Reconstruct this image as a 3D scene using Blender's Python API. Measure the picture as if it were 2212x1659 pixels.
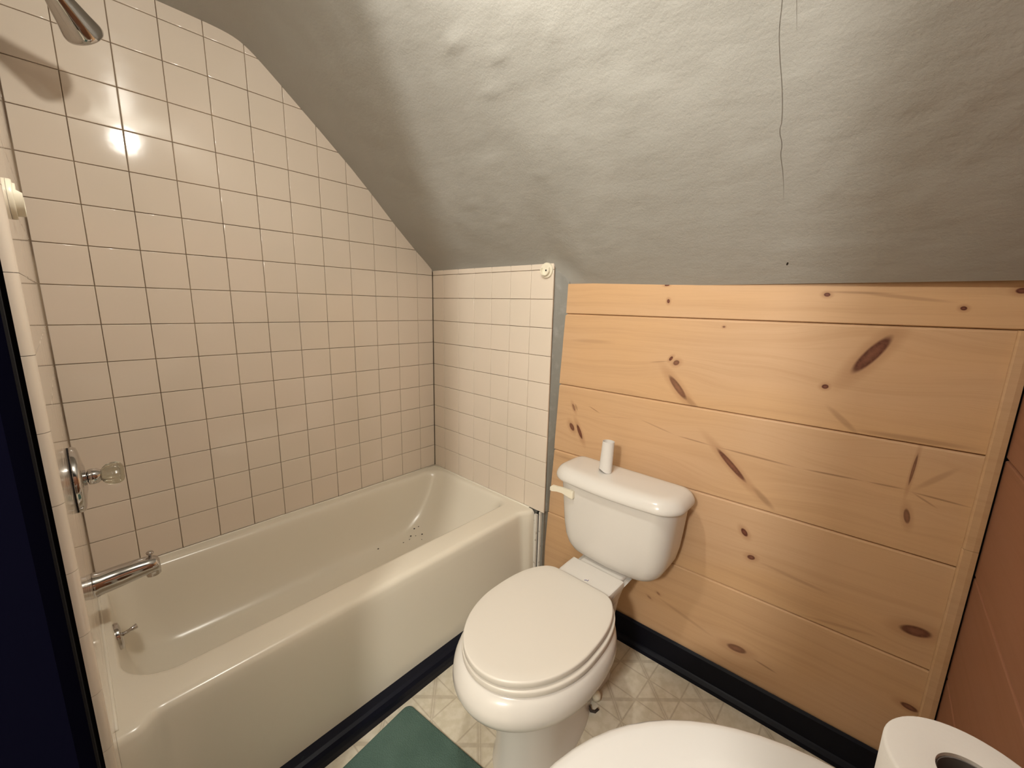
import bpy, bmesh, math, random
from mathutils import Vector, Matrix, noise
random.seed(7)
SC = bpy.context.scene
COL = SC.collection
for o in list(bpy.data.objects): bpy.data.objects.remove(o)

# ------------------------------------------------------------------ camera
# metres; x = along the tub towards the pine wall, y = 0 the long tiled wall
# (room at y < 0), z = 0 is the tile joint just under the slope; floor = FL
FL = -1.375
RX = (0.6733682, -0.73893346, 0.02350767)
DN = (-0.12475569, -0.14491213, -0.98154801)
FW = (0.72870521, 0.6580105, -0.18976537)
cam_d = bpy.data.cameras.new('camera'); cam = bpy.data.objects.new('camera', cam_d); COL.objects.link(cam)
M = Matrix(((RX[0], -DN[0], -FW[0], -1.2609), (RX[1], -DN[1], -FW[1], -1.6844), (RX[2], -DN[2], -FW[2], -0.1367), (0, 0, 0, 1)))
cam.matrix_world = M
cam_d.sensor_width = 36; cam_d.sensor_fit = 'HORIZONTAL'; cam_d.lens = 875.55/2212*36
cam_d.clip_start = 0.004; cam_d.clip_end = 50
SC.camera = cam

# ------------------------------------------------------------------ light
SC.view_settings.view_transform = 'Standard'; SC.view_settings.look = 'None'
SC.view_settings.gamma = 1; SC.view_settings.use_curve_mapping = False
SC.view_settings.exposure = 0.13
w = bpy.data.worlds.new('world'); SC.world = w; w.use_nodes = True
w.node_tree.nodes['Background'].inputs[0].default_value = (1.0, 0.93, 0.82, 1)
w.node_tree.nodes['Background'].inputs[1].default_value = 0.06
def lamp(name, loc, power, rad, col):
    d = bpy.data.lights.new(name, 'POINT'); d.energy = power; d.shadow_soft_size = rad; d.color = col
    o = bpy.data.objects.new(name, d); COL.objects.link(o); o.location = loc; return o
L_MAIN = lamp('ceiling_bulb', (-0.94, -1.20, 0.612), 20.5, 0.028, (1.0, 0.965, 0.87))
L_HALL = lamp('hall_bulb', (-2.40, -1.80, 0.50), 100.0, 0.07, (1.0, 0.98, 0.91))

# ------------------------------------------------------------------ helpers
def smooth01(t): t = max(0, min(1, t)); return t*t*(3-2*t)
def tag(o, label=None, cat=None, group=None, kind=None):
    if label: o['label'] = label
    if cat: o['category'] = cat
    if group: o['group'] = group
    if kind: o['kind'] = kind
    return o
def mesh(name, V, F, mats, parent=None, smooth=False, mi=None, sharp=None):
    me = bpy.data.meshes.new(name); me.from_pydata([tuple(v) for v in V], [], F); me.update()
    if not isinstance(mats, (list, tuple)): mats = [mats]
    for m in mats: me.materials.append(m)
    if mi:
        for p, i in zip(me.polygons, mi): p.material_index = i
    bm = bmesh.new(); bm.from_mesh(me); bmesh.ops.recalc_face_normals(bm, faces=bm.faces); bm.to_mesh(me); bm.free()
    if smooth:
        me.shade_smooth() if hasattr(me, 'shade_smooth') else None
        for p in me.polygons: p.use_smooth = True
        if sharp:
            me.set_sharp_from_angle(angle=math.radians(sharp))
        for p in me.polygons:      # glazed faces of tiles stay flat, only their edges are rounded
            if len(p.vertices) == 4 and mats[p.material_index].name == 'glazed_tile' and p.area > .0035: p.use_smooth = False
    o = bpy.data.objects.new(name, me); COL.objects.link(o)
    if parent:
        o.parent = parent; o.matrix_parent_inverse = Matrix.Translation(parent.location).inverted() if parent.type == 'EMPTY' and not parent.parent else Matrix.Identity(4)
    return o
def empty(name, loc):
    o = bpy.data.objects.new(name, None); o.empty_display_size = 0.05; o.location = loc; COL.objects.link(o); return o
class MB:
    def __init__(s): s.V = []; s.F = []; s.I = []
    def add(s, V, F, mi=0):
        b = len(s.V); s.V += [tuple(v) for v in V]; s.F += [[i+b for i in f] for f in F]; s.I += [mi]*len(F)
    def box(s, a, b, mi=0):
        x0, y0, z0 = a; x1, y1, z1 = b
        V = [(x0,y0,z0),(x1,y0,z0),(x1,y1,z0),(x0,y1,z0),(x0,y0,z1),(x1,y0,z1),(x1,y1,z1),(x0,y1,z1)]
        s.add(V, [[0,3,2,1],[4,5,6,7],[0,1,5,4],[1,2,6,5],[2,3,7,6],[3,0,4,7]], mi)
    def hexa(s, V, mi=0):   # 8 verts, same order as box
        s.add(V, [[0,3,2,1],[4,5,6,7],[0,1,5,4],[1,2,6,5],[2,3,7,6],[3,0,4,7]], mi)
    def obj(s, name, mats, parent=None, smooth=False, sharp=None):
        return mesh(name, s.V, s.F, mats, parent, smooth, s.I, sharp)
def loft(mb, rings, cap0=True, cap1=True, mi=0, closed=True):
    n = len(rings[0]); V = [v for r in rings for v in r]; F = []
    for k in range(len(rings)-1):
        for i in range(n if closed else n-1):
            j = (i+1) % n
            F.append([k*n+i, k*n+j, (k+1)*n+j, (k+1)*n+i])
    if cap0: F.append(list(range(n))[::-1])
    if cap1: F.append([(len(rings)-1)*n+i for i in range(n)])
    mb.add(V, F, mi)
def circle_ring(c, axis, r, n=32, sx=1.0, sy=1.0):
    a = Vector(axis).normalized(); h = Vector((0,0,1)) if abs(a.z) < .9 else Vector((1,0,0))
    u = a.cross(h).normalized(); v = u.cross(a).normalized()
    return [Vector(c)+u*(r*sx*math.cos(2*math.pi*i/n))+v*(r*sy*math.sin(2*math.pi*i/n)) for i in range(n)]
def lathe(mb, c, axis, prof, n=32, mi=0, cap0=True, cap1=True):
    a = Vector(axis).normalized()
    loft(mb, [circle_ring(Vector(c)+a*t, axis, max(r, 1e-4), n) for t, r in prof], cap0, cap1, mi)
def tube(mb, pts, radii, n=20, mi=0):
    rings = []
    for i, p in enumerate(pts):
        d = Vector(pts[min(i+1, len(pts)-1)])-Vector(pts[max(i-1, 0)])
        rings.append(circle_ring(p, d, radii[i] if isinstance(radii, list) else radii, n))
    loft(mb, rings, mi=mi)
def rbox(mb, a, b, r, seg=3, mi=0):
    bm = bmesh.new(); bmesh.ops.create_cube(bm, size=1)
    for v in bm.verts:
        v.co = Vector([(a[k]+b[k])/2+v.co[k]*(b[k]-a[k]) for k in range(3)])
    bmesh.ops.bevel(bm, geom=list(bm.edges), offset=r, segments=seg, profile=.5, affect='EDGES')
    bm.verts.index_update(); mb.add([v.co.copy() for v in bm.verts], [[v.index for v in f.verts] for f in bm.faces], mi); bm.free()

# ------------------------------------------------------------------ materials
def mat(name, col=(.8,.8,.8), rough=.5, metal=0.0, spec=.5, **kw):
    m = bpy.data.materials.new(name); m.use_nodes = True
    b = m.node_tree.nodes['Principled BSDF']
    b.inputs['Base Color'].default_value = (*col, 1); b.inputs['Roughness'].default_value = rough
    b.inputs['Metallic'].default_value = metal; b.inputs['Specular IOR Level'].default_value = spec
    for k, v in kw.items(): b.inputs[k.replace('_', ' ')].default_value = v
    return m
class NT:
    def __init__(s, m): s.t = m.node_tree; s.n = s.t.nodes; s.l = s.t.links; s.b = s.n['Principled BSDF']
    def put(s, sock, v):
        if isinstance(v, bpy.types.NodeSocket): s.l.new(v, sock)
        elif v is not None: sock.default_value = v
    def math(s, op, a, b=None, c=None, clamp=False):
        n = s.n.new('ShaderNodeMath'); n.operation = op; n.use_clamp = clamp
        s.put(n.inputs[0], a); s.put(n.inputs[1], b); s.put(n.inputs[2], c); return n.outputs[0]
    def pos(s):
        return s.n.new('ShaderNodeTexCoord').outputs['Object']
    def sep(s, v):
        n = s.n.new('ShaderNodeSeparateXYZ'); s.l.new(v, n.inputs[0]); return n.outputs
    def comb(s, x=0., y=0., z=0.):
        n = s.n.new('ShaderNodeCombineXYZ'); s.put(n.inputs[0], x); s.put(n.inputs[1], y); s.put(n.inputs[2], z); return n.outputs[0]
    def mapping(s, v, loc=(0,0,0), rot=(0,0,0), scale=(1,1,1), typ='POINT'):
        n = s.n.new('ShaderNodeMapping'); n.vector_type = typ; s.l.new(v, n.inputs[0])
        n.inputs[1].default_value = loc; n.inputs[2].default_value = rot; n.inputs[3].default_value = scale; return n.outputs[0]
    def length(s, v):
        n = s.n.new('ShaderNodeVectorMath'); n.operation = 'LENGTH'; s.l.new(v, n.inputs[0]); return n.outputs['Value']
    def noise(s, v, scale=5., detail=2., rough=.5, dist=0.):
        n = s.n.new('ShaderNodeTexNoise'); s.put(n.inputs['Vector'], v); n.inputs['Scale'].default_value = scale
        n.inputs['Detail'].default_value = detail; n.inputs['Roughness'].default_value = rough; n.inputs['Distortion'].default_value = dist
        return n.outputs['Fac']
    def rng(s, v, a, b, c=0., d=1., smooth=True):
        n = s.n.new('ShaderNodeMapRange'); n.interpolation_type = 'SMOOTHSTEP' if smooth else 'LINEAR'
        s.put(n.inputs[0], v)
        for i, k in enumerate((a, b, c, d)): n.inputs[i+1].default_value = k
        return n.outputs[0]
    def mix(s, f, a, b):
        n = s.n.new('ShaderNodeMix'); n.data_type = 'RGBA'; s.put(n.inputs['Factor'], f)
        for k, v in (('A', a), ('B', b)):
            sk = [i for i in n.inputs if i.name == k and i.type == 'RGBA'][0]
            s.put(sk, v if isinstance(v, bpy.types.NodeSocket) else (*v, 1))
        return [o for o in n.outputs if o.type == 'RGBA'][0]
    def bump(s, h, strength=.3, dist=.002):
        n = s.n.new('ShaderNodeBump'); n.inputs['Strength'].default_value = strength; n.inputs['Distance'].default_value = dist
        s.l.new(h, n.inputs['Height']); s.l.new(n.outputs[0], s.b.inputs['Normal'])

M_TILE = mat('glazed_tile', (.70,.615,.53), .085, spec=.5)
t = NT(M_TILE); p = t.pos(); t.bump(t.noise(p, 22, 2), .08, .002)
t.l.new(t.mix(t.rng(t.noise(p, 3.0, 2), .3, .7), (.72,.625,.52), (.75,.645,.54)), t.b.inputs['Base Color'])
M_GROUT = mat('grout', (.30,.22,.15), .9, spec=.2)
t = NT(M_GROUT); t.l.new(t.mix(t.rng(t.noise(t.pos(), 6, 3), .35, .65), (.15,.10,.065), (.33,.25,.17)), t.b.inputs['Base Color'])
M_TUB = mat('tub_enamel', (.76,.70,.59), .22)
t = NT(M_TUB); p = t.pos(); t.bump(t.noise(p, 9, 2), .06, .002)
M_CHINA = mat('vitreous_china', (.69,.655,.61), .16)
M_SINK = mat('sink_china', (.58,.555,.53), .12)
M_PLAST = mat('ivory_plastic', (.78,.72,.58), .35)
M_LID = mat('toilet_lid_plastic', (.70,.655,.59), .32)
M_CHROME = mat('chrome', (.56,.54,.53), .08, metal=1)
M_GLASS = mat('acrylic', (.62,.60,.50), .06); NT(M_GLASS).b.inputs['Transmission Weight'].default_value = .9
M_GLASS.node_tree.nodes['Principled BSDF'].inputs['IOR'].default_value = 1.49
M_NAVY = mat('navy_paint', (.0028,.0028,.0085), .9, spec=.0)
M_GREY = mat('grey_paint', (.31,.30,.27), .5)
t = NT(M_GREY); p = t.pos(); n_ = t.noise(p, 30, 4)
t.l.new(t.mix(t.rng(n_, .5, .8), (.20,.19,.165), (.25,.24,.215)), t.b.inputs['Base Color']); t.bump(n_, .5, .004)
M_CAULK = mat('caulk', (.80,.75,.64), .4)
M_PAPER = mat('paper', (.68,.645,.61), .9, spec=.1)
t = NT(M_PAPER); t.bump(t.noise(t.pos(), 260, 2), .35, .001)
M_KRAFT = mat('inner_card', (.16,.145,.14), .95, spec=.05)
M_MAT = mat('green_mat', (.055,.092,.082), .95, spec=.1)
t = NT(M_MAT); p = t.pos(); n1 = t.noise(p, 7, 3)
t.l.new(t.mix(t.rng(n1, .3, .7), (.075,.125,.105), (.10,.16,.135)), t.b.inputs['Base Color']); t.bump(t.noise(p, 320, 2), .8, .003)
M_DARK = mat('dark_gap', (.01,.008,.008), .9)
M_MARK = mat('blue_mark', (.05,.05,.22), .5)
M_WHITE = mat('white_trim_paint', (.66,.62,.55), .5)
t = NT(M_WHITE); n_ = t.noise(t.pos(), 55, 3)
t.l.new(t.mix(t.rng(n_, .6, .72), (.68,.64,.57), (.38,.33,.27)), t.b.inputs['Base Color'])
M_CRUMB = mat('crumb', (.03,.02,.015), .8)

# plaster of the ceiling and slope
M_CEIL = mat('grey_plaster', (.33,.31,.27), .40, spec=.5)
t = NT(M_CEIL); p = t.pos(); s = t.sep(p)
fine = t.noise(p, 170, 3, .6); mid = t.noise(t.mapping(p, scale=(1,.45,1)), 16, 3, .5)
def fcurve(t, v, pts, lo, hi):
    n = t.n.new('ShaderNodeFloatCurve'); cm = n.mapping; c = cm.curves[0]
    cm.use_clip = False
    xs = [((a-lo)/(hi-lo), b) for a, b in pts]
    c.points[0].location = xs[0]; c.points[-1].location = xs[-1]
    for q in xs[1:-1]: c.points.new(*q)
    cm.update(); t.put(n.inputs['Value'], t.rng(v, lo, hi, 0, 1, False)); return n.outputs[0]
# hairline crack: y as a curve of z
crk = [(.12,-1.475),(.16,-1.4745),(.188,-1.4720),(.202,-1.4742),(.222,-1.4715),(.235,-1.475),(.276,-1.4765),(.32,-1.4738),(.344,-1.4738),(.375,-1.479),(.6,-1.50)]
yc = fcurve(t, s[2], [(a, (b+1.52)/.1) for a, b in crk], .12, .6)
yc = t.math('MULTIPLY_ADD', yc, .1, -1.52)
dcr = t.math('ABSOLUTE', t.math('SUBTRACT', s[1], yc))
crack = t.math('MULTIPLY', t.rng(dcr, .0003, .0010, 1, 0), t.math('MULTIPLY', t.rng(s[2], .09, .19), t.rng(s[2], .62, .60)))
dc2 = t.math('ABSOLUTE', t.math('SUBTRACT', s[1], -1.4995))
crack2 = t.math('MULTIPLY', t.rng(dc2, .0003, .0009, 1, 0), t.math('MULTIPLY', t.rng(s[2], .325, .37), .6))
spot = t.rng(t.length(t.mapping(p, loc=(.03,-1.4795,-.016), rot=(.5,0,0), scale=(1,.0022,.004), typ='TEXTURE')), .8, 1.1, 1, 0)
dk = t.math('MAXIMUM', t.math('MAXIMUM', crack, crack2), 0., clamp=True)
base = t.mix(t.rng(t.noise(p, 4, 3), .3, .7), (.365,.355,.325), (.39,.38,.35))
base = t.mix(t.math('MULTIPLY', dk, .75), base, (.10,.08,.06))
base = t.mix(spot, base, (.01,.008,.006))
t.l.new(base, t.b.inputs['Base Color'])
hgt = t.math('ADD', t.math('MULTIPLY', fine, .13), t.math('MULTIPLY', mid, .75))
hgt = t.math('SUBTRACT', hgt, t.math('MULTIPLY', dk, .15))
t.bump(hgt, .75, .006)

# pine
def pine(name, knots=(), seed=0., tone=1.0, lines=(), hue=(1,1,1), axis='y'):
    m = mat(name, (.5,.3,.15), .5, spec=.25); t = NT(m); p = t.pos(); s = t.sep(p)
    yy = s[1] if axis == 'y' else s[0]
    P = t.comb(0., yy, s[2]); warp = None; K = None; H = None; Q = None
    for (ky, kz, a, ang, b, dk) in knots:
        v = t.mapping(P, loc=(0, ky, kz), rot=(math.radians(ang), 0, 0), scale=(1, a, b), typ='TEXTURE')
        q = t.length(v); Q = q if Q is None else t.math('MINIMUM', Q, q)
        core = t.math('MULTIPLY', t.rng(q, 1.15, .75), min(1, dk*1.25)); halo = t.math('MULTIPLY', t.rng(q, 2.6, .9), min(.42, .30*dk+.12))
        K = core if K is None else t.math('MAXIMUM', K, core); H = halo if H is None else t.math('MAXIMUM', H, halo)
        qq = t.length(t.mapping(P, loc=(0, ky, kz), scale=(1, max(a, b)*4.5, max(a, b)*2.6), typ='TEXTURE'))
        wv = t.math('MULTIPLY', t.math('MULTIPLY', t.math('SUBTRACT', s[2], kz), t.rng(qq, 1., .1)), -.75)
        warp = wv if warp is None else t.math('ADD', warp, wv)
    z2 = s[2] if warp is None else t.math('ADD', s[2], warp)
    wob = t.math('MULTIPLY', t.math('SUBTRACT', t.noise(t.comb(seed, t.math('MULTIPLY', yy, 1.7), t.math('MULTIPLY', z2, 2.)), 1.0, 2), .5), .045)
    z3 = t.math('ADD', z2, wob)
    g1 = t.noise(t.comb(seed*3.1, t.math('MULTIPLY', yy, 1.1), t.math('MULTIPLY', z3, 44.)), 1.0, 3, .6)
    g2 = t.noise(t.comb(seed*1.7, t.math('MULTIPLY', yy, 9.), t.math('MULTIPLY', z3, 420.)), 1.0, 2, .6)
    g3 = t.noise(t.comb(seed*2.3+9, t.math('MULTIPLY', yy, 1.6), t.math('MULTIPLY', s[2], 4.)), 1.0, 2)
    h = hue; c1 = tuple(c*tone*k for c, k in zip((.61,.395,.235), h)); c2 = tuple(c*tone*k for c, k in zip((.49,.295,.155), h)); c3 = tuple(c*tone*k for c, k in zip((.62,.385,.205), h))
    col = t.mix(t.rng(g3, .3, .7), c1, c3)
    col = t.mix(t.math('MULTIPLY', t.rng(g1, .42, .78), .46), col, c2)
    col = t.mix(t.math('MULTIPLY', t.rng(g2, .45, .75), .20), col, c2)
    for (ya, za, yb, zb, wd, st) in lines:
        L = math.hypot(yb-ya, zb-za)/2; an = math.atan2(zb-za, yb-ya)
        q = t.length(t.mapping(P, loc=(0, (ya+yb)/2, (za+zb)/2), rot=(an, 0, 0), scale=(1, L*1.12, wd), typ='TEXTURE'))
        f = t.math('MULTIPLY', t.rng(q, 1., .3), st)
        col = t.mix(f, col, (.16,.075,.03))
    if K is not None:
        col = t.mix(H, col, (.30*tone,.135*tone,.055*tone)); nz = t.noise(p, 140, 2)
        kc = t.mix(t.rng(nz, .35, .65), (.085,.022,.012), (.13,.040,.024)); kc = t.mix(t.rng(Q, .15, .75, .5, 0.), kc, (.24,.095,.055))
        col = t.mix(K, col, kc)
    t.l.new(col, t.b.inputs['Base Color']); t.bump(g2, .12, .001)
    return m
BK = [
 [(-1.1672,-.1111,.0065,-96,.0045,.95),(-1.1581,-.0617,.003,-95,.008,.9),(-1.5659,-.0906,.007,-174,.005,.85),(-1.8064,-.1194,.0055,-168,.0045,.95),(-1.8814,-.0825,.009,180,.006,.9)],
 [(-1.1927,-.2917,.0085,123,.0045,.9),(-1.2106,-.3033,.0105,150,.008,.65),(-1.2226,-.3818,.046,-131,.0105,.62),(-1.6713,-.2339,.056,122,.0145,.75),(-1.5935,-.3242,.0075,172,.006,.85),(-1.3366,-.1832,.004,177,.003,.6)],
 [(-.8731,-.6088,.030,-116,.007,.75),(-.8378,-.5969,.017,-123,.009,.7),(-.8415,-.5178,.015,-116,.005,.5),(-1.4027,-.5946,.060,-137,.0085,.72),(-1.7850,-.4976,.040,-87,.0028,.6),(-1.7917,-.6158,.019,-101,.006,.6)],
 [(-1.4618,-.7941,.0135,-127,.0075,.8),(-1.4883,-.8661,.0105,169,.0075,.75),(-1.8507,-.9025,.029,170,.014,.72)],
 [(-1.1990,-1.1585,.008,-158,.0035,.35),(-1.2291,-1.1274,.007,-152,.0035,.4),(-1.4862,-1.1884,.028,172,.012,.6),(-1.8709,-1.1121,.017,-174,.008,.7)]]
BL = [[(-1.70,-.088,-1.55,-.083,.004,.35),(-1.62,-.085,-1.80,-.108,.006,.3)], [(-1.12,-.312,-1.19,-.300,.0022,.4),(-1.24,-.40,-1.30,-.45,.012,.35),(-1.60,-.37,-1.68,-.44,.010,.30),(-1.65,-.425,-1.90,-.424,.009,.35),(-.80,-.26,-1.0,-.255,.010,.18)],
 [(-.905,-.500,-.955,-.520,.0022,.6),(-.86,-.53,-.845,-.50,.006,.4),(-1.46,-.64,-1.53,-.70,.012,.4),(-1.79,-.55,-1.86,-.47,.009,.25),(-.93,-.535,-1.1042,-.5106,.0020,.12),(-1.1042,-.5106,-1.2324,-.5402,.0030,.3),(-1.2324,-.5402,-1.3462,-.5480,.0028,.5),(-1.3462,-.5480,-1.5719,-.5570,.0036,.55),(-1.5719,-.5570,-1.7066,-.5522,.0032,.6),(-1.7066,-.5522,-1.7830,-.5500,.003,.5),(-1.7830,-.5527,-1.8965,-.5590,.003,.55),(-1.79,-.553,-1.84,-.580,.003,.4)],
 [(-1.50,-.87,-1.70,-.893,.007,.22),(-1.62,-.985,-1.80,-.955,.006,.25),(-.75,-.73,-.95,-.735,.008,.2)], [(-1.22,-1.14,-1.42,-1.19,.008,.22),(-1.53,-1.195,-1.60,-1.205,.004,.5)]]
M_BOARDS = [pine('pine_board', BK[i], 3.7*i+1.3, [1.0,1.0,.98,.97,.96][i], BL[i]) for i in range(5)]
M_TRIM = pine('pine_trim', [], 21.0, .93)
M_RWALL = pine('stained_pine', [], 33.0, .50, hue=(1.0,.72,.72), axis='x')

# vinyl floor: square cells, every second one crossed by two banded diagonals
M_FLOOR = mat('sheet_vinyl', (.6,.55,.45), .30)
t = NT(M_FLOOR); p = t.pos(); s = t.sep(p)
u = t.math('DIVIDE', t.math('ADD', s[0], .558), .098); v = t.math('DIVIDE', t.math('ADD', s[1], .842), .106)
fu = t.math('FRACT', u); fv = t.math('FRACT', v)
par = t.math('ABSOLUTE', t.math('MODULO', t.math('ADD', t.math('FLOOR', u), t.math('FLOOR', v)), 2.))
eu = t.math('MINIMUM', fu, t.math('SUBTRACT', 1., fu)); ev = t.math('MINIMUM', fv, t.math('SUBTRACT', 1., fv))
edge = t.rng(t.math('MINIMUM', eu, ev), .012, .030, 1, 0)
d1 = t.math('ABSOLUTE', t.math('SUBTRACT', fu, fv)); d2 = t.math('ABSOLUTE', t.math('SUBTRACT', t.math('ADD', fu, fv), 1.))
tri = t.math('MULTIPLY', t.rng(d1, .10, .13, 1, 0), t.rng(t.math('PINGPONG', d1, .045), .012, .034, 0.35, 1.))
bar = t.math('MULTIPLY', t.rng(d2, .06, .11, 1, 0), .75)
X = t.math('MULTIPLY', t.math('MAXIMUM', tri, bar), par)
nz = t.noise(p, 28, 4, .6)
ln = t.math('MULTIPLY', t.math('MAXIMUM', X, t.math('MULTIPLY', edge, .85)), t.rng(nz, .2, .6, .55, 1.))
basec = t.mix(t.rng(t.noise(p, 40, 4), .35, .65), (.60,.54,.42), (.68,.62,.51))
basec = t.mix(t.math('MULTIPLY', ln, .58), basec, (.34,.27,.19))
basec = t.mix(t.rng(t.noise(p, 13, 3), .62, .75, 0, .35), basec, (.40,.33,.24))
t.l.new(basec, t.b.inputs['Base Color']); t.bump(nz, .12, .001)

# ------------------------------------------------------------------ tiled walls
P = .1095
def inset(poly, d):
    n = len(poly); out = []
    for i in range(n):
        a, b, c = Vector(poly[i-1]), Vector(poly[i]), Vector(poly[(i+1) % n])
        e1 = (b-a).normalized(); e2 = (c-b).normalized()
        n1 = Vector((-e1.y, e1.x)); n2 = Vector((-e2.y, e2.x)); k = 1+n1.dot(n2)
        out.append(b+(n1+n2)*(d/k))
    return out
def add_tile(mb, x0, x1, z0, z1, to3, depth=.0055, r=.0020, jit=.0):
    poly = [(x0,z0),(x1,z0),(x1,z1),(x0,z1)]
    cx, cz = (x0+x1)/2, (z0+z1)/2; ta = random.gauss(0, jit); tb = random.gauss(0, jit)
    rings = []
    for ins, d in ((0,-depth),(0,-r),(.13*r,-.5*r),(.5*r,-.13*r),(r,0)):
        rings.append([to3(q.x, q.y, d+(q.x-cx)*ta+(q.y-cz)*tb) for q in inset(poly, ins)])
    loft(mb, rings, cap0=False, cap1=True, mi=0)
def tiled(name, us, zs, to3, umax_z=None, jit=.0013, g=.0008):
    mb = MB()
    for i in range(len(us)-1):
        for j in range(len(zs)-1):
            if umax_z and zs[j] > umax_z((us[i]+us[i+1])/2, us[i], us[i+1]): continue
            add_tile(mb, us[i]+g, us[i+1]-g, zs[j]+g, zs[j+1]-g, to3, jit=jit)
    return mb
# long wall, seen on the left: face at y=0, joints at x=-(.0899+k*P)
us = [-1.2895]+[-(.0899+k*P) for k in range(10, -1, -1)]+[-.0012]
zs = [-.988]+[-P*k for k in range(8, -8, -1)]
PROF = [(.045,-.063),(.036,-.045),(.018,-.004),(0,.025),(-.05,.069),(-.103,.113),(-.21,.212),(-.30,.302),(-.394,.391),(-.515,.496),(-.622,.586),(-.675,.630),(-.704,.653),(-.728,.672),(-.748,.685),(-.775,.694),(-.82,.699),(-.90,.701),(-1.00,.702),(-1.45,.702)]
def slope_z(x):
    for (a, za), (b, zb) in zip(PROF, PROF[1:]):
        if b <= x <= a: return za+(zb-za)*(x-a)/(b-a)
    return .702
mb = tiled('wall_left', us, zs, lambda a, b, d: (a, -d, b), umax_z=lambda m, a, b: max(slope_z(a), slope_z(b))+.002)
mb.box((-1.30,.0042,-.99), (0.0,.012,.80), 1)
mb.box((-1.42,.012,FL), (.10,.10,.80), 1)
mb.box((-1.2915,-.0004,-.985), (-1.2885,.005,.71), 1)
tag(mb.obj('wall_left', [M_TILE, M_GROUT], smooth=True, sharp=50), kind='structure')
# head wall (end of the tub): face at x=0
vs = [-.7425]+[-(.0851+k*P) for k in range(5, -1, -1)]+[-.0012]
zh = [-.990]+[-P*k for k in range(8, -1, -1)]+[.045]
mb = tiled('wall_head', vs, zh, lambda a, b, d: (-d, a, b))
mb.box((.0042,-.7415,-.985), (.010,.0,.03), 1)
# painted return beside the tile, its edge runs slightly out of plumb
yl = [(.02,-.789),(-.161,-.784),(-.435,-.769),(-.709,-.757),(-1.241,-.727),(FL,-.722)]
def left_y(z):
    for (a, ya), (b, yb) in zip(yl, yl[1:]):
        if b <= z <= a: return ya+(yb-ya)*(z-a)/(b-a)
    return yl[0][1] if z > 0 else yl[-1][1]
zz = [.03,-.02,-.161,-.3,-.435,-.57,-.709,-.85,-.985]
rings = []
for k, z in enumerate(zz):
    j = noise.noise(Vector((z*14, 2, 0)))*.002
    rings.append([(.0115,-.735,z),(.0118,-.7425+j*.4,z),(.016,-.7475+j,z),(.024,(left_y(z)-.750)/2+j,z),(.0335,left_y(z)-.006,z),(.06,left_y(z)-.006,z),(.06,-.735,z)])
loft(mb, rings, mi=2)
rings = []
for k in range(14):
    z = -.985-(FL*-1-.985)*k/13; j = noise.noise(Vector((z*22, 5, 0)))*.004
    rings.append([(.012,-.70,z),(.012,-.7255+j*.5,z),(.020,-.731+j,z),(.0335,left_y(z)-.004,z),(.06,left_y(z)-.004,z),(.06,-.70,z)])
loft(mb, rings, mi=2)
mb.box((.012,-.735,FL), (.10,.012,.03), 2)
tag(mb.obj('wall_head', [M_TILE, M_GROUT, M_GREY], smooth=True, sharp=50), kind='structure')
# faucet wall: face at x=-1.291, bullnosed edge at y=-.835
XF = -1.291
vf = [-.6095]+[-.6095+P*k for k in range(1, 6)]+[-.0012]
zf = [-.988]+[-P*k for k in range(8, -8, -1)]
mb = tiled('wall_front', vf, zf, lambda a, b, d: (XF+min(d, 0), a, b), jit=0., g=.0004)
zs_b = [FL+.02+.0, -1.314,-1.2045,-1.095]+zf[0:1]+zf[1:]
for z0, z1 in zip(zs_b, zs_b[1:]):
    if z1-z0 < .01: continue
    z0 += .0004; z1 -= .0004
    pr = [(XF-.006,-.6100),(XF-.0012,-.6100),(XF,-.6112),(XF,-.70)]+[(XF-.0130+.0130*math.cos(math.radians(q)), -.8220-.0130*math.sin(math.radians(q))) for q in range(0, 91, 10)]
    pr = pr+[(XF-.0130,-.80)]
    rings = []
    for z, ins in ((z0, 0), (z1, 0)):
        rings.append([(px-(ins if k > 1 and k < len(pr)-2 else 0), py+(ins if 8 < k < len(pr)-1 else 0), z) for k, (px, py) in enumerate(pr)])
    loft(mb, rings, closed=False, cap0=True, cap1=True, mi=0)
mb.box((XF-.012,-.8295,FL), (XF-.0045,.0,.71), 1)
mb.box((XF-.0185,-.8200,FL), (XF-.0115,.0,.71), 3)
mb.box((-1.43,-.842,FL), (XF-.0185,.012,.80), 3)
# navy part of the same wall, between the tiles and the doorway
mb.box((-1.43,-1.060,FL), (-1.3125,-.8405,.80), 2)
mb.box((-1.43,-1.707,.64), (-1.3125,-1.060,.80), 2)
mb.box((-1.43,-2.02,FL), (-1.3125,-1.707,.80), 2)  # unseen stub, its edge set to keep hall light off the right side
tag(mb.obj('wall_front', [M_TILE, M_GROUT, M_NAVY, M_DARK], smooth=True, sharp=50), kind='structure')

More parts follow.
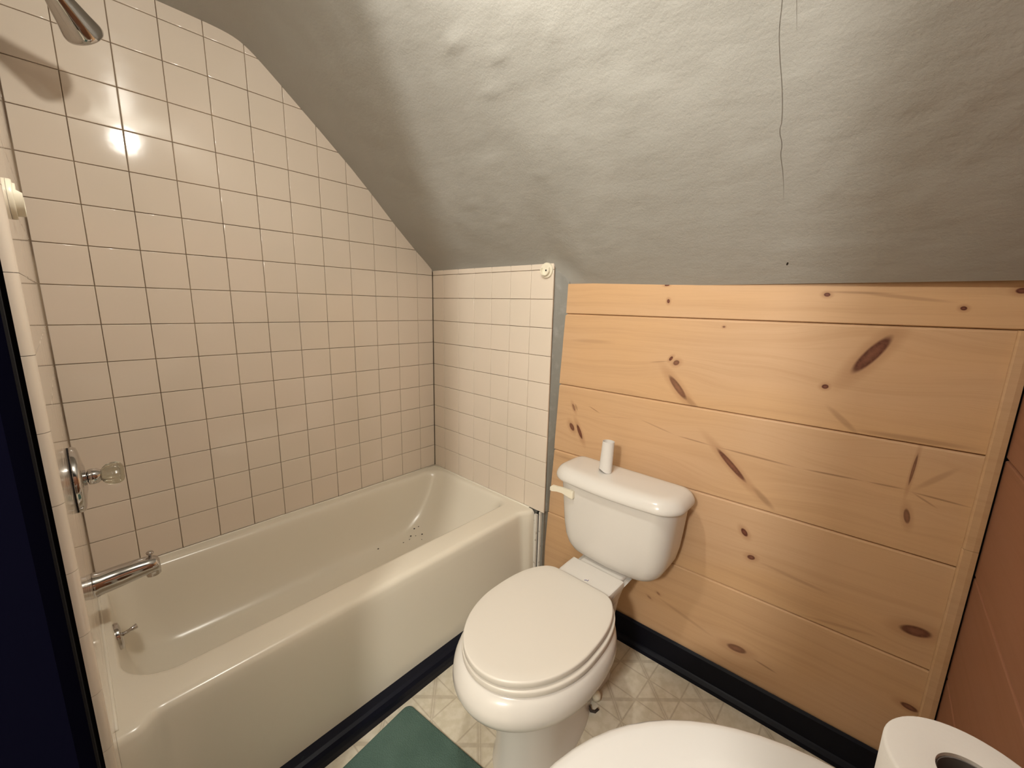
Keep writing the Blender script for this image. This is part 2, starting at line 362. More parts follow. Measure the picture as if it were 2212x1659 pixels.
# ------------------------------------------------------------------ ceiling: flat part, rounded bend, slope
def resample(prof, step):
    out = []
    for (x0, z0), (x1, z1) in zip(prof, prof[1:]):
        n = max(1, int(math.hypot(x1-x0, z1-z0)/step))
        out += [(x0+(x1-x0)*i/n, z0+(z1-z0)*i/n) for i in range(n)]
    return out+[prof[-1]]
pr = resample(PROF, .012)
for _ in range(3): pr = [pr[0]]+[((a[0]+2*b[0]+c[0])/4, (a[1]+2*b[1]+c[1])/4) for a, b, c in zip(pr, pr[1:], pr[2:])]+[pr[-1]]
ny = 150; V = []; F = []
DENTS = [(-.47,-.898,.451,.030,.0022),(-.467,-1.056,.448,.022,.0020),(-.414,-1.143,.400,.020,.0018),(-.426,-.831,.412,.030,.0022),(-.213,-.525,.220,.030,.0022),(-.254,-.872,.256,.022,.0018),(-.05,-1.131,.052,.035,.0025),(-.30,-.70,.30,.04,.002),(-.15,-.62,.155,.03,.002),(-.52,-.80,.50,.035,.003)]
for i, (x, z) in enumerate(pr):
    a = pr[max(0, i-1)]; b = pr[min(len(pr)-1, i+1)]; dx, dz = b[0]-a[0], b[1]-a[1]; L = math.hypot(dx, dz)
    nx, nz_ = dz/L, -dx/L
    if nz_ > 0: nx, nz_ = -nx, -nz_
    if nx > 0 and False: pass
    for j in range(ny+1):
        y = .004-1.93*j/ny
        e = min(1, (-y+.004)/.10)*min(1, (y+1.926)/.06)*min(1, max(0, (-x+.02)/.12) if y > -.8 else max(.15, (-x+.06)/.16))
        e = max(0, e)
        s_ = Vector((x*1.0, y*1.0, z*1.0))
        zb = (x, z)
        if x > -.46:      # beyond the tiles the slope runs straight down to the boards
            zt = -.063-(x-.045)*1.016
            k_ = smooth01((-y-.745)/.16)*smooth01((x+.46)/.22)
            zb = (x, z+(min(zt, z)-z)*k_)
        d = noise.noise(s_*4.5)*.0018+noise.noise(Vector((x*14, y*9+x*6, z*3+5)))*.0014+(abs(noise.noise(Vector((x*8+4, y*11-x*7, z*2))))**.5)*-.0016
        bump_ = max(0, noise.noise(s_*9+Vector((3,1,7)))-.15)*.003*(1 if x > -.62 else .4)
        for (qx, qy, qz, r, h) in DENTS:
            rr = ((x-qx)**2+(z-qz)**2)/(r*r*.16)+(y-qy)**2/(r*r*1.3)
            if rr < 9: d += h*1.7*math.exp(-rr)
        d = (d+bump_)*e
        V.append((zb[0]+nx*d, y, zb[1]+nz_*d))
for i in range(len(pr)-1):
    for j in range(ny):
        k = i*(ny+1)+j; F.append([k, k+1, k+ny+2, k+ny+1])
nf = len(F)
mb = MB(); mb.add(V, F)
# back of the plaster so that it is a solid slab
V2 = []; F2 = []
for i, (x, z) in enumerate(pr[::6]+[pr[-1]]):
    V2 += [(x+.05, .02, z+.06), (x+.05, -2.0, z+.06)]
for i in range(len(V2)//2-1): F2.append([2*i, 2*i+1, 2*i+3, 2*i+2])
mb.add(V2, F2)
ceil = mb.obj('ceiling', [M_CEIL], smooth=True); tag(ceil, kind='structure')

# ------------------------------------------------------------------ pine wall at the back
def pin_x(y): return .0075-.03*y
SE = [-.052,-.1615,-.435,-.7080,-.991,-1.37]
mb = MB()
for i in range(5):
    zt, zb = SE[i], SE[i+1]; yt, yb = left_y(zt), left_y(zb)
    off = (.0, .006, .0, -.002, .0)[i]; yR = -1.915; g = .0035
    rings = []
    for ins, dep in ((0,.022),(0,.0075),(.0008,.0045),(.0022,.0016),(.0048,0.)):
        top = zt-(ins*1.35+.0006 if i else 0); bot = zb+ins*(.55)
        pts = [(yt+off-ins*.4, top), (yb+off-ins*.4, bot), (yR, bot), (yR, top)]
        rings.append([(pin_x(y)+dep, y, z) for y, z in pts])
    loft(mb, rings, cap0=False, cap1=True, mi=i)
mb.box((.075,-1.93,FL), (.10,-.70,.0), 5)
tag(mb.obj('wall_back', M_BOARDS+[M_DARK], smooth=False), kind='structure')
# right wall: wide stained boards; the joint below z=-.435 and z=-.72 shows
mb = MB(); y0 = -1.918
for i, (zt, zb) in enumerate([(.30,-.160),(-.160,-.433),(-.436,-.715),(-.718,-.99),(-.993,FL)]):
    g = .0035; xr = pin_x(-1.9)-(.004 if i < 3 else .0)
    V = []
    for ins, dep in ((0,-.02),(0,-.005),(g*.4,-.0015),(g,0)):
        V.append([(xr, y0+dep, zb+ins), (xr, y0+dep, zt-ins), (-1.32, y0+dep, zt-ins), (-1.32, y0+dep, zb+ins)])
    loft(mb, V, cap0=False, cap1=True)
mb.box((-1.43,-2.02,FL), (.10,-1.9375,.80), 1)
mb.box((-1.32,-1.9375,.30), (.05,-1.918,.75), 1)
tag(mb.obj('wall_right', [M_RWALL, M_DARK]), kind='structure')
# corner trim strip
mb = MB()
for (za, zb, w0) in ((-.162,-.655,0.),(-.655,FL+.13,-.001)):
    rings = []
    for z in (za-.0004, zb+.0004):
        x = pin_x(-1.9)
        rings.append([(x-.0005,-1.8890-w0,z),(x-.008,-1.8895-w0,z),(x-.012,-1.8925-w0,z),(x-.0125,-1.9050,z),(x-.0105,-1.9140,z),(x-.0005,-1.9140,z)])
    loft(mb, rings)
tag(mb.obj('trim_1', [M_TRIM], smooth=False), kind='structure')
# navy baseboard under the pine boards, with a small shoe moulding
mb = MB(); A = lambda y: pin_x(y)
rings = []
for y in (-.735, -1.915):
    x = A(y); rings.append([(x, y, FL), (x, y, -1.279), (x-.006, y, -1.275), (x-.0125, y, -1.282), (x-.0135, y, -1.352), (x-.018, y, -1.355), (x-.026, y, -1.363), (x-.029, y, FL)])
loft(mb, rings)
M_NAVYB = mat('satin_navy_paint', (.0035,.0040,.0085), .42, spec=.14)
tag(mb.obj('baseboard_back', [M_NAVYB]), kind='structure')
# navy quarter round at the foot of the tub
mb = MB(); rings = []
for k in range(41):
    x = -1.285+1.285*k/40; j = noise.noise(Vector((x*9, 0, 3)))*.0015
    rings.append([(x,-.6700,FL),(x,-.6700,-1.325),(x,-.722,-1.3235+j),(x,-.731,-1.3285+j),(x,-.7375,-1.340),(x,-.7395,-1.355),(x,-.7395,FL)])
loft(mb, rings)
M_NAVY2 = mat('scuffed_navy_paint', (.004,.005,.013), .45, spec=.2)
t = NT(M_NAVY2); n_ = t.noise(t.pos(), 30, 5, .7)
t.l.new(t.mix(t.rng(n_, .66, .70), (.004,.005,.012), (.02,.035,.032)), t.b.inputs['Base Color'])
tag(mb.obj('trim_2', [M_NAVY2]), kind='structure')
# white battens at the end of the tub, with the open crack between them
mb = MB(); mb.box((-.012,-.7145,FL+.0005), (-.001,-.7010,-1.004)); mb.box((.0,-.7255,FL+.0005), (.0115,-.7175,-.9925)); mb.box((-.0005,-.7175,FL+.0005), (.0105,-.7010,-1.004), 1)
tag(mb.obj('trim_3', [M_WHITE, M_DARK]), kind='structure')
# floor
mb = MB(); mb.box((-2.9,-2.6,FL-.04), (.12,.12,FL))
tag(mb.obj('floor', [M_FLOOR]), kind='structure')
# hall behind the doorway
M_HALL = mat('hall_paint', (.45,.40,.33), .7)
mb = MB(); mb.box((-2.95,-2.65,FL), (-2.9,.1,.9)); mb.box((-2.9,-.60,FL), (-1.44,-.55,.9)); mb.box((-2.9,-2.65,FL), (-1.43,-2.6,.9)); mb.box((-2.9,-2.6,.9), (-1.43,-.55,.95)); mb.box((-1.44,-2.6,FL), (-1.43,-2.02,.9)); mb.box((-1.44,-2.6,.78), (-1.40,-.55,.95))
tag(mb.obj('wall_hall', [M_HALL]), kind='structure')

# ------------------------------------------------------------------ bathtub
RZ = -.990
def yfront(x):      # front edge of the rim: steps outwards at both ends
    e = max(smooth01((x+.075)/.06), smooth01((-1.225-x)/.035))
    return -.648-.026*e
def apron(x, z):
    e = max(smooth01((x+.060)/.045), smooth01((-1.238-x)/.035))
    top = yfront(x)-.018; d = (-1.02-z)/.33
    mid = top-.006-.024*d
    return mid*(1-e)+(-.699-.010*d)*e
nxs = 96; xs = [-1.2908+1.2878*k/nxs for k in range(nxs+1)]
bt = empty('bathtub', (-.65,-.36,FL))
mb = MB()
# outer skin: rim edge roll and apron
rows = []
for x in xs:
    yf = yfront(x); c = []
    c.append((x, yf+.055, RZ)); c.append((x, yf+.02, RZ-.0002))
    for a in range(0, 91, 15):
        r = .022; c.append((x, yf-r*math.sin(math.radians(a)), RZ-r+r*math.cos(math.radians(a))))
    ya = apron(x, -1.03)
    c.append((x, (yf-.022+ya)/2-.0005, -1.020))
    for k in range(12):
        z = -1.03-(-FL-1.03-.0)*k/11
        c.append((x, apron(x, z), z))
    rows.append(c)
loft(mb, rows, cap0=False, cap1=False, closed=False)
# rim deck and basin: rounded-rectangle rings going down
def rrect(x0, x1, y0, y1, r, z, n=10, m=14):
    pts = []
    rs = r if isinstance(r, (list, tuple)) else (r,)*4
    cs = [(x1-rs[0], y1-rs[0], 0, rs[0]), (x0+rs[1], y1-rs[1], 90, rs[1]), (x0+rs[2], y0+rs[2], 180, rs[2]), (x1-rs[3], y0+rs[3], 270, rs[3])]
    for k, (cx, cy, a0, rr) in enumerate(cs):
        for i in range(n+1):
            a = math.radians(a0+90*i/n); pts.append((cx+rr*math.cos(a), cy+rr*math.sin(a), z))
        c2 = cs[(k+1) % 4]; a = math.radians(a0+90)
        e = (cx+rr*math.cos(a), cy+rr*math.sin(a)); s0 = (c2[0]+c2[3]*math.cos(a), c2[1]+c2[3]*math.sin(a))
        for i in range(1, m): pts.append((e[0]+(s0[0]-e[0])*i/m, e[1]+(s0[1]-e[1])*i/m, z))
    return pts
rings = [rrect(-1.2908,-.003,-.62,-.0030,[.004,.004,.004,.004],RZ),
 rrect(-1.276,-.020,-.578,-.034,[.075,.06,.10,.05],RZ),
 rrect(-1.274,-.024,-.570,-.040,[.075,.06,.11,.055],RZ-.001),
 rrect(-1.271,-.030,-.563,-.046,[.075,.06,.11,.06],RZ-.005),
 rrect(-1.269,-.036,-.558,-.051,[.08,.065,.11,.065],RZ-.013),
 rrect(-1.267,-.043,-.554,-.055,[.08,.07,.11,.07],RZ-.030),
 rrect(-1.262,-.075,-.546,-.064,[.09,.08,.11,.085],RZ-.10),
 rrect(-1.252,-.130,-.530,-.078,[.10,.09,.11,.10],RZ-.18),
 rrect(-1.240,-.180,-.515,-.092,[.11,.10,.11,.11],RZ-.225),
 rrect(-1.222,-.215,-.495,-.110,[.11,.10,.11,.11],RZ-.250),
 rrect(-1.195,-.245,-.468,-.135,[.10,.10,.10,.10],RZ-.263),
 rrect(-1.13,-.31,-.42,-.18,[.08,.08,.08,.08],RZ-.270),
 rrect(-.95,-.50,-.35,-.25,[.04,.04,.04,.04],RZ-.272)]
loft(mb, rings, cap0=False, cap1=True)
# hidden ends and back so the tub is a closed body
mb.box((-1.2880,-.60,FL+.001), (-1.2860,-.004,RZ-.02)); mb.box((-.0045,-.69,FL+.001), (-.0030,-.004,RZ-.02))
basin = mb.obj('basin', [M_TUB], bt, smooth=True, sharp=60)
tag(bt, 'beige enamelled bathtub along the long tiled wall', 'bathtub')
# caulk bead where the tub meets the tile
mb = MB(); tube(mb, [(-1.285+.1280*k,-.0042,RZ+.001+noise.noise(Vector((k*.9,1,1)))*.0008) for k in range(11)], .0036, 8)
tube(mb, [(-.0042,-.006-.0660*k,RZ+.001) for k in range(11)], .0036, 8)
tube(mb, [(-1.2895,-.004-.0665*k,RZ+.001) for k in range(11)], .0036, 8)
mb.obj('caulk_bead', [M_CAULK], bt, smooth=True)
mb = MB(); OC = Vector((-1.2660,-.290,-1.030)); ax = Vector((1,0,.07)).normalized()
lathe(mb, OC, ax, [(-.004,.036),(.003,.0365),(.0065,.0355),(.009,.030),(.0105,.020),(.0108,.0)], 36)
ov = mb.obj('overflow_plate', [M_CHROME], bt, smooth=True, sharp=40); tag(ov, 'chrome overflow plate')
mb = MB(); tube(mb, [OC+ax*.008, OC+ax*.016, OC+ax*.024+Vector((0,0,.002)), OC+ax*.040+Vector((0,0,.006))], [.0060,.0045,.0045,.0070], 12)
lv = mb.obj('trip_lever', [M_CHROME], ov, smooth=True)
mb = MB(); lathe(mb, (-1.155,-.30,RZ-.2715), (0,0,1), [(0,.030),(.003,.030),(.0045,.026),(.0045,.0)], 28)
mb.obj('drain', [M_CHROME], bt, smooth=True, sharp=40)
# dark crumbs lying in the tub
CR = [(-.255,-.135,.0032),(-.285,-.150,.0030),(-.245,-.185,.0030),(-.175,-.180,.0),(-.235,-.142,.002),(-.330,-.155,.0018),(-.445,-.128,.0026),(-.268,-.165,.0018),(-.300,-.160,.0016),(-.262,-.205,.0016)]
from mathutils.bvhtree import BVHTree
bvh = BVHTree.FromPolygons([v.co.copy() for v in basin.data.vertices], [tuple(p.vertices) for p in basin.data.polygons])
for (x, y, r) in CR:
    if r == 0: continue
    bm = bmesh.new(); bmesh.ops.create_icosphere(bm, subdivisions=1, radius=r*1.35)
    for v_ in bm.verts: v_.co = Vector((v_.co.x*random.uniform(.8,1.5), v_.co.y*random.uniform(.7,1.2), v_.co.z*.6))
    me = bpy.data.meshes.new('dirt_crumb'); bm.to_mesh(me); bm.free(); me.materials.append(M_CRUMB)
    o = bpy.data.objects.new('dirt_crumb', me); COL.objects.link(o); hit = bvh.ray_cast(Vector((x+.03, y+.008, -.5)), Vector((0,0,-1)))[0]; o.location = hit+Vector((0,0,r*.6))
    tag(o, 'tiny dark crumb lying on the bottom of the bathtub', 'crumb', 'dark crumbs in the tub')

# ------------------------------------------------------------------ shower fittings
YC = -.325
sv = empty('shower_valve', (XF,YC,-.565))
mb = MB(); lathe(mb, (XF,YC,-.565), (1,0,0), [(.0018,.0765),(.004,.0785),(.010,.0785),(.0145,.075),(.0175,.064),(.0195,.048),(.0215,.036),(.0235,.028),(.0235,.0)], 48)
es = mb.obj('escutcheon', [M_CHROME], sv, smooth=True, sharp=40)
mb = MB(); lathe(mb, (XF,YC,-.565), (1,0,0), [(.0001,.0775),(.0018,.0775)], 40); mb.obj('contact_line', [M_DARK], es)  # added near-black ring paints the contact shade where plate meets tile
mb = MB(); lathe(mb, (XF,YC,-.565), (1,0,0), [(.017,.011),(.024,.011),(.026,.018),(.034,.0195),(.042,.018),(.050,.012),(.050,.0)], 32)
mb.obj('stem', [M_CHROME], sv, smooth=True, sharp=40)
mb = MB(); kn = []
for t_, r in ((.047,.011),(.052,.018),(.058,.0235),(.068,.0260),(.078,.0260),(.085,.0225),(.089,.015),(.0895,.002)):
    ring = circle_ring((XF+t_,YC,-.567), (1,0,0), r, 48)
    c = Vector((XF+t_,YC,-.567)); kn.append([c+(v_-c)*(1+.07*math.cos(6*2*math.pi*i/48)*(1 if .05 < t_ < .088 else 0)) for i, v_ in enumerate(ring)])
loft(mb, kn); o = mb.obj('handle', [M_GLASS], sv, smooth=True); tag(o, 'clear acrylic knob')
tag(sv, 'round chrome shower valve with a clear knob on the tiled faucet wall', 'faucet')
sp = empty('tub_spout', (XF,YC,-.842))
def soval(c, ry, rz, dz=0, n=32):
    return [(c[0], c[1]+ry*math.cos(2*math.pi*i/n), c[2]+rz*math.sin(2*math.pi*i/n)+dz) for i in range(n)]
mb = MB(); rs = []
for x_, zc, ry, rz in ((0,-.845,.0,.0),(.0003,-.845,.031,.031),(.006,-.845,.031,.031),(.012,-.845,.028,.029),(.05,-.842,.0275,.0280),(.085,-.8395,.0265,.0250),(.105,-.839,.0250,.0230),(.118,-.840,.0225,.0215),(.125,-.843,.0190,.0200),(.128,-.846,.013,.015),(.1285,-.848,.001,.001)):
    rs.append(soval((XF+x_, YC, zc), max(ry, .0005), max(rz, .0005)))
loft(mb, rs); lathe(mb, (XF+.111,YC,-.845), (.10,0,-1), [(0,.0155),(.017,.016),(.024,.0155),(.024,.012),(.016,.011),(.016,.0)], 24)
mb.obj('spout_body', [M_CHROME], sp, smooth=True, sharp=50)
mb = MB(); lathe(mb, (XF+.110,YC,-.8185), (.1,0,1), [(0,.0035),(.007,.003),(.009,.007),(.013,.0085),(.016,.006),(.0165,.0)], 20)
mb.obj('diverter_knob', [M_CHROME], sp, smooth=True)
tag(sp, 'chrome tub spout with a diverter knob below the shower valve', 'faucet')
sh = empty('shower_sprayer', (XF,-.30,.60))
mb = MB(); tube(mb, [(XF+.001,-.30,.600),(XF+.03,-.302,.603),(XF+.055,-.310,.590),(-1.222,-.318,.553),(-1.2085,-.325,.506)], .0085, 16)
mb.obj('shower_arm', [M_CHROME], sh, smooth=True)
mb = MB(); lathe(mb, (XF,-.30,.600), (1,0,0), [(.0002,.028),(.004,.027),(.009,.014),(.009,.0)], 28); mb.obj('wall_flange', [M_CHROME], sh, smooth=True, sharp=40)
S0 = Vector((-1.2085,-.325,.5060)); E0 = Vector((-1.1440,-.248,.4415)); ax = (E0-S0).normalized(); Lh = (E0-S0).length
mb = MB(); lathe(mb, S0, ax, [(-.012,.008),(-.010,.014),(.006,.015),(.014,.0155),(.020,.019),(.04,.0215),(Lh-.03,.0325),(Lh-.012,.0375),(Lh-.004,.038),(Lh-.001,.0365),(Lh-.001,.033),(Lh-.005,.031),(Lh-.005,.0)], 40)
mb.obj('spray_head', [M_CHROME], sh, smooth=True, sharp=40)
mb = MB(); lathe(mb, S0+ax*(Lh-.006), ax, [(0,.031),(.002,.031),(.002,.0)], 32)
mb.obj('spray_face', [M_DARK], sh, smooth=False)
tag(sh, 'conical chrome shower head high on the tiled faucet wall', 'shower')
# curtain rod sockets
def socket(c, sgn, label, sx=1.0):
    e = empty('curtain_rod_socket', c); mb = MB(); n = 36; C = Vector(c); rings = []
    for q_, (t_, r) in enumerate(((0.,.0285),(.005,.0285),(.007,.0275),(.0075,.021),(.018,.0205),(.0185,.0195),(.0185,.0165),(.008,.016),(.0075,.0005))):
        rings.append(circle_ring(C+Vector((sgn*t_*sx,0,0)), (1,0,0), r*(1.12 if sx < 1 and q_ > 2 else 1), n))
    # open-topped cup: the rod drops in from above, so the wall is cut away over a third of the ring
    rr = []
    for q, ring in enumerate(rings):
        new = []
        for v_ in ring:
            d = v_-C
            if 3 < q < 8 and d.z > .008:
                new.append(Vector((C.x+sgn*.0085, v_.y, v_.z)))
            else: new.append(v_)
        rr.append(new)
    loft(mb, rr); mb.obj('socket_cup', [M_PLAST], e, smooth=True, sharp=35)
    mb = MB(); lathe(mb, C+Vector((sgn*.0072,0,0)), (sgn,0,0), [(0,.0035),(.0018,.003),(.0018,.0)], 14); mb.obj('screw', [M_DARK], e)
    tag(e, label, 'bracket', 'curtain rod sockets'); return e
socket((-.0002,-.7115,-.003), -1, 'round ivory rod socket at the top corner of the short tiled wall')
socket((XF+.0002,-.705,-.000), 1, 'ivory rod socket on the faucet wall at the left edge', .78)

# ------------------------------------------------------------------ toilet
TY = -1.110
tl = empty('toilet', (-.40,TY,FL))
def egg_hw(x, xf, xc, hw, xb, nf=2.0, nb=2.6):
    if x < xc:
        u = (xc-x)/(xc-xf); return hw*max(0, 1-min(1, u)**nf)**(1/nf)
    u = (x-xc)/(xb-xc); return hw*max(0, 1-min(1, u)**nb)**(1/nb)
def outline(fn, x0, x1, z, n=44, cy=TY):
    # dense near both ends
    xs_ = [x0+(x1-x0)*(1-math.cos(math.pi*k/n))/2 for k in range(n+1)]
    L = [(x, cy+fn(x), z) for x in xs_]; Rr = [(x, cy-fn(x), z) for x in xs_[::-1]]
    return L+Rr[1:-1] if fn(x1) < 1e-6 else L+Rr[:-1]
def bowl_ring(z, xf, hw, neck, xb, xc=-.50, ebk=-.27):
    def fn(x):
        e = egg_hw(x, xf, xc, hw, ebk) if x < ebk else 0
        nk = 0
        if x > -.46:
            u = smooth01((x+.46)/.12); nk = neck*u
            r = .03
            if x > xb-r: nk *= math.sqrt(max(0, 1-((x-xb+r)/r)**2))*.35+.65
        k = 6.0
        return (e**k+nk**k)**(1/k) if e+nk > 0 else 0.
    xs_ = [xf+(xb-xf)*(1-math.cos(math.pi*q/56))/2 for q in range(57)]
    hs = [fn(x) for x in xs_]; hs[0] = 0
    return [(x, TY+h, z) for x, h in zip(xs_, hs)]+[(x, TY-h, z) for x, h in list(zip(xs_, hs))[::-1][:-1]]
mb = MB()
lv_ = [(FL,-.630,.097,.056,-.13),(FL+.012,-.629,.096,.055,-.13),(FL+.03,-.624,.090,.050,-.14),(-1.29,-.622,.087,.048,-.15),(-1.22,-.624,.088,.048,-.14),(-1.16,-.636,.096,.050,-.13),(-1.125,-.648,.106,.052,-.12),
 (-1.091,-.662,.118,.054,-.11),(-1.0890,-.700,.150,.054,-.11),(-1.086,-.713,.161,.055,-.11),(-1.077,-.728,.172,.056,-.105),(-1.064,-.741,.181,.058,-.10),(-1.045,-.749,.187,.062,-.095),(-1.024,-.746,.186,.070,-.09),(-1.006,-.737,.180,.080,-.08),(-.996,-.727,.172,.088,-.07),(-.992,-.717,.163,.092,-.065)]
loft(mb, [bowl_ring(*q) for q in lv_])
# deck behind the seat that carries the tank
rg = []
for z, gr in ((-.998,-.004),(-.988,-.001),(-.975,.0),(-.970,-.0015),(-.9675,-.005),(-.967,-.011)):
    rg.append([(-.300-gr, TY+.090+gr, z), (-.27, TY+.093+gr, z), (-.23, TY+.094+gr, z), (-.188+gr*.6, TY+.094+gr, z), (-.188+gr*.6, TY-.094-gr, z), (-.23, TY-.094-gr, z), (-.27, TY-.093-gr, z), (-.300-gr, TY-.090-gr, z)])
loft(mb, rg)
rbox(mb, (-.195,TY-.078,-1.004), (-.045,TY+.078,-.979), .008)
mb.obj('bowl', [M_CHINA], tl, smooth=True, sharp=35)
# seat and lid
def plate(name, z0, z1, xf, xb, hw, cut, m, r=.005, drop=0.):
    mb = MB(); rings = []
    def ring(ins, z):
        def fn(x): return egg_hw(x, xf+ins, -.50, hw-ins, xb-ins)
        c = cut-ins; xs_ = [xf+ins+(c-xf-ins)*(1-math.cos(math.pi*q/60))/2 for q in range(61)]
        hs = [fn(x) for x in xs_]; hs[0] = 0
        # round the hinge corners
        for q in range(len(xs_)):
            u = (xs_[q]-(c-.016))/.016
            if u > 0: hs[q] = hs[q]-.016*(1-math.sqrt(max(0, 1-u*u)))
        return [(x, TY+h, z) for x, h in zip(xs_, hs)]+[(x, TY-h, z) for x, h in list(zip(xs_, hs))[::-1][:-1]]
    rings.append(ring(.003, z0)); rings.append(ring(0, z0+.003)); rings.append(ring(0, z1-r)); rings.append(ring(.15*r, z1-.55*r)); rings.append(ring(.5*r, z1-.18*r)); rings.append(ring(r*1.1, z1))
    for ins in (.03, .06, .10): rings.append(ring(ins, z1+drop*(ins/.1)))
    loft(mb, rings); return mb.obj(name, [m], tl, smooth=True, sharp=50)
plate('seat', -.9915, -.9735, -.721, -.262, .1725, -.294, M_LID, .004)
lid = plate('seat_lid', -.9700, -.9520, -.7205, -.268, .1655, -.2945, M_LID, .004, .0)
mb = MB(); tube(mb, [(-.2885,-1.122,-.9512),(-.284,-1.127,-.9510),(-.2855,-1.132,-.9510),(-.279,-1.131,-.9512)], .0008, 6)
o = mb.obj('lid_mark', [M_MARK], tl); tag(o, 'small blue mark on the lid edge')
# tank
KY = -1.123
def dring(z, xb, xf, hw, r, n=9, rb=.02):
    pts = []; rb = min(rb, hw*.3)
    for cx, cy, a0, rr in ((xb-rb, KY+hw-rb, 0, rb), (xf+r, KY+hw-r, 90, r), (xf+r, KY-hw+r, 180, r), (xb-rb, KY-hw+rb, 270, rb)):
        for i in range(n+1):
            a = math.radians(a0+90*i/n); pts.append((cx+rr*math.cos(a), cy+rr*math.sin(a), z))
        if a0 == 90:     # bowed front
            y_a = KY+hw-r; y_b = KY-hw+r
            for i in range(1, 16):
                u = i/16; pts.append((xf-.008*math.sin(math.pi*u)*(hw/.18), y_a+(y_b-y_a)*u, z))
    return pts
mb = MB()
loft(mb, [dring(z, xb, xf, hw, r) for z, xb, xf, hw, r in ((-.9785,-.045,-.130,.090,.035),(-.9775,-.040,-.142,.108,.04),(-.972,-.034,-.154,.126,.045),(-.960,-.028,-.164,.150,.05),(-.942,-.025,-.170,.165,.052),(-.915,-.022,-.174,.177,.056),(-.87,-.021,-.177,.186,.060),(-.82,-.020,-.179,.191,.062),(-.76,-.020,-.182,.196,.064),(-.712,-.020,-.184,.200,.064),(-.700,-.022,-.182,.198,.064))])
mb.obj('tank', [M_CHINA], tl, smooth=True, sharp=50)
mb = MB()
loft(mb, [dring(z, -.012+g, -.200-g, (.2165+g), .075+g, 9, max(.003, .048+g)) for z, g in ((-.7070,-.013),(-.7115,-.006),(-.7115,-.002),(-.709,.0015),(-.704,.003),(-.697,.002),(-.688,-.002),(-.680,-.008),(-.6745,-.015),(-.6705,-.024),(-.6685,-.034),(-.668,-.046))])
mb.obj('tank_lid', [M_CHINA], tl, smooth=True, sharp=60)
mb = MB()
hp = [(-.190,-.998,-.748),(-.196,-.985,-.744),(-.198,-.965,-.741),(-.199,-.945,-.7425),(-.202,-.928,-.744),(-.2035,-.919,-.7475)]
rg = []
for (x, y, z), (a, b) in zip(hp, ((.006,.012),(.0055,.0115),(.005,.0095),(.005,.0090),(.0055,.0105),(.0035,.0060))):
    rg.append([(x-a, y, z-b), (x-a, y, z+b), (x+a*.6, y, z+b), (x+a*.6, y, z-b)])
loft(mb, rg); rbox(mb, (-.196,-1.004,-.764), (-.176,-.984,-.736), .003)
fh = mb.obj('flush_handle', [M_PLAST], tl, smooth=True, sharp=35); tag(fh, 'yellowed flush handle')
for sy, nm in ((-1, 'near'), (1, 'far')):
    mb = MB(); c = (-.262, TY+sy*.066, FL+.022)
    lathe(mb, c, (0,0,1), [(-.008,.0145),(.006,.0145),(.013,.011),(.016,.005),(.016,.0)], 20); o = mb.obj('bolt_cap', [M_PLAST], tl, smooth=True)
mb = MB(); tube(mb, [(-.300,TY-.064,FL+.016),(-.305,TY-.074,FL+.008),(-.297,TY-.084,FL+.006),(-.285,TY-.088,FL+.010)], .0042, 8)
o = mb.obj('rusty_bolt', [M_CRUMB], tl, smooth=True); tag(o, 'dark rusted bolt at the foot')
tag(tl, 'off-white two-piece toilet with closed lid before the pine wall', 'toilet')
# bare paper tube on the tank
mb = MB(); rings = []; c0 = Vector((-.113,-1.072,-.6673)); c1 = Vector((-.111,-1.076,-.5630)); n = 28
for k in range(9):
    t_ = k/8; c = c0.lerp(c1, t_); rr = .0212-.0018*t_
    rings.append([c+Vector((math.cos(2*math.pi*i/n)*rr*(.86+.06*t_), math.sin(2*math.pi*i/n)*rr*(1.04-.04*t_), (.010*max(0, math.cos(2*math.pi*i/n-2.6))**3 if k == 0 else 0))) for i in range(n)])
inn = [[c+(v_-c)*.955 for v_, c in zip(r, [c0.lerp(c1, k/8)]*n)] for k, r in enumerate(rings)]
loft(mb, rings+inn[::-1], cap0=False, cap1=False); o = mb.obj('cardboard_tube', [M_PAPER], smooth=True, sharp=50)
tag(o, 'empty whitish paper roll tube standing upright on the toilet tank', 'paper tube')

# ------------------------------------------------------------------ green bath mat
A0 = Vector((-.677,-.752)); uu = Vector((-.9925,-.1222)).normalized(); vv = Vector((.1130,-.9936)).normalized()
mb = MB(); W, H, r = .50, .76, .022; top = []
def mring(ins, z):
    pts = []
    for cx, cy, a0 in ((r, r, 180), (W-r, r, 270), (W-r, H-r, 0), (r, H-r, 90)):
        for i in range(7):
            a = math.radians(a0+90*i/6); pts.append((cx+(r-ins)*math.cos(a), cy+(r-ins)*math.sin(a)))
    return [(*(A0+uu*px+vv*(py+(.004*math.sin(px*9)))), z) for px, py in pts]
loft(mb, [mring(0, FL+.0005), mring(0, FL+.005), mring(.002, FL+.0075), mring(.006, FL+.0085)])
o = mb.obj('bath_mat', [M_MAT], smooth=True, sharp=50); tag(o, 'dark green rectangular bath mat on the vinyl floor by the tub', 'bath mat')

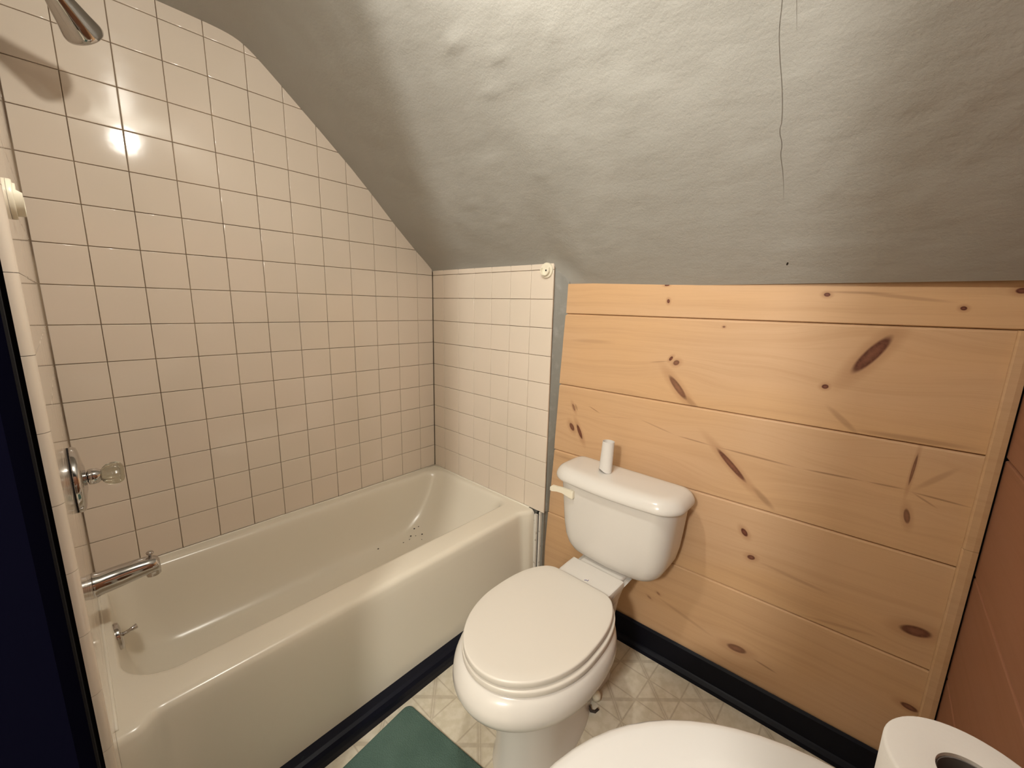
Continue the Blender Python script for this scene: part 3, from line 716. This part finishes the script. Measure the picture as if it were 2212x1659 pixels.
# ------------------------------------------------------------------ sink on its pedestal, right below the camera
SZ = -.600; sc_ = Vector((-1.02,-1.745)); sk = empty('sink', (-1.02,-1.76,FL))
def sring(a, b, z, side, back=-1.9155, n=64, dy=0):
    pts = []
    for i in range(n):
        th = 2*math.pi*i/n; x = a*math.cos(th); y = b*math.sin(th)
        if y < 0:   # back half: straight sides out to the wall
            k = 4.0; cx = abs(math.cos(th))**(2/k)*math.copysign(1, math.cos(th)); sy = abs(math.sin(th))**(2/k)
            x = (a+(side-a)*min(1, sy*2))*cx; y = -(sc_.y+dy-back)*sy
        pts.append((sc_.x+x, sc_.y+dy+y, z))
    return pts
def ering(a, b, z, cy=-1.70, n=64): return [(sc_.x+a*math.cos(2*math.pi*i/n), cy+b*math.sin(2*math.pi*i/n), z) for i in range(n)]
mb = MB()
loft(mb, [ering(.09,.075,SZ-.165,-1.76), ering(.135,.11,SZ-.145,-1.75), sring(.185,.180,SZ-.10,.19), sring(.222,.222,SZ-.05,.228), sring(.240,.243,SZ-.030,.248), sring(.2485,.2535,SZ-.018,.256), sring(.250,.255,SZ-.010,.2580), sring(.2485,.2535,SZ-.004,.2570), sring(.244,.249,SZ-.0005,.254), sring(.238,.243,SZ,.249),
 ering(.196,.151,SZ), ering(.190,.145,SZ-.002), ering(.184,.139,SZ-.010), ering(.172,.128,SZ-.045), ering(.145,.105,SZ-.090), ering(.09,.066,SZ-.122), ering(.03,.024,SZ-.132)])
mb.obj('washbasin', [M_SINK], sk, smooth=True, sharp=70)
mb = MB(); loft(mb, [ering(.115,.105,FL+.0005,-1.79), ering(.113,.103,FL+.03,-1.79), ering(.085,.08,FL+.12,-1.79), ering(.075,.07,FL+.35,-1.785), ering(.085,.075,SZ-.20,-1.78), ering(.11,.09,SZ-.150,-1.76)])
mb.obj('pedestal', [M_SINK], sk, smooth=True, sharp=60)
tag(sk, 'white pedestal sink with a rounded front edge at the bottom of the photo', 'sink')
# toilet paper roll on the back corner of the sink
mb = MB(); c = Vector((-.8180,-1.7900,SZ+.0005)); n = 64
pr_o = [(.0,.0525),(.002,.0540),(.0975,.0543),(.0993,.0532),(.0998,.0515),(.1000,.0250),(.0995,.0220)]
rings = [[c+Vector((math.cos(2*math.pi*i/n)*r, math.sin(2*math.pi*i/n)*r, z_)) for i in range(n)] for z_, r in pr_o]
rings += [[c+Vector((math.cos(2*math.pi*i/n)*.0217, math.sin(2*math.pi*i/n)*.0217, z_)) for i in range(n)] for z_ in (.097, .001)]
loft(mb, rings, cap0=False, cap1=False)
b_ = len(rings)-1; mb.add([*rings[0], *rings[-1]], [[i, (i+1) % n, n+(i+1) % n, n+i] for i in range(n)])
tr = mb.obj('toilet_paper_roll', [M_PAPER], smooth=True, sharp=50)
tag(tr, 'full white toilet paper roll standing upright at the bottom right corner', 'toilet paper')
mb = MB(); rg = [[c+Vector((math.cos(2*math.pi*i/n)*r, math.sin(2*math.pi*i/n)*r, z_)) for i in range(n)] for z_, r in ((.002,.0215),(.0965,.0215),(.0965,.0205),(.002,.0205))]
loft(mb, rg+[rg[0]], cap0=False, cap1=False)
o = mb.obj('inner_core', [M_KRAFT], tr, smooth=True, sharp=50); tag(o, 'grey cardboard core')

# lampholder above the bulb, just out of the photo
cl = empty('ceiling_light', (-.94,-1.20,.70)); mb = MB()
lathe(mb, (-.94,-1.20,.7005), (0,0,-1), [(0,.060),(.006,.060),(.012,.050),(.020,.034),(.040,.030),(.043,.026),(.043,.0)], 36)
mb.obj('lampholder', [M_CHINA], cl, smooth=True, sharp=40)
tag(cl, 'round white porcelain lampholder on the flat part of the ceiling', 'ceiling light')
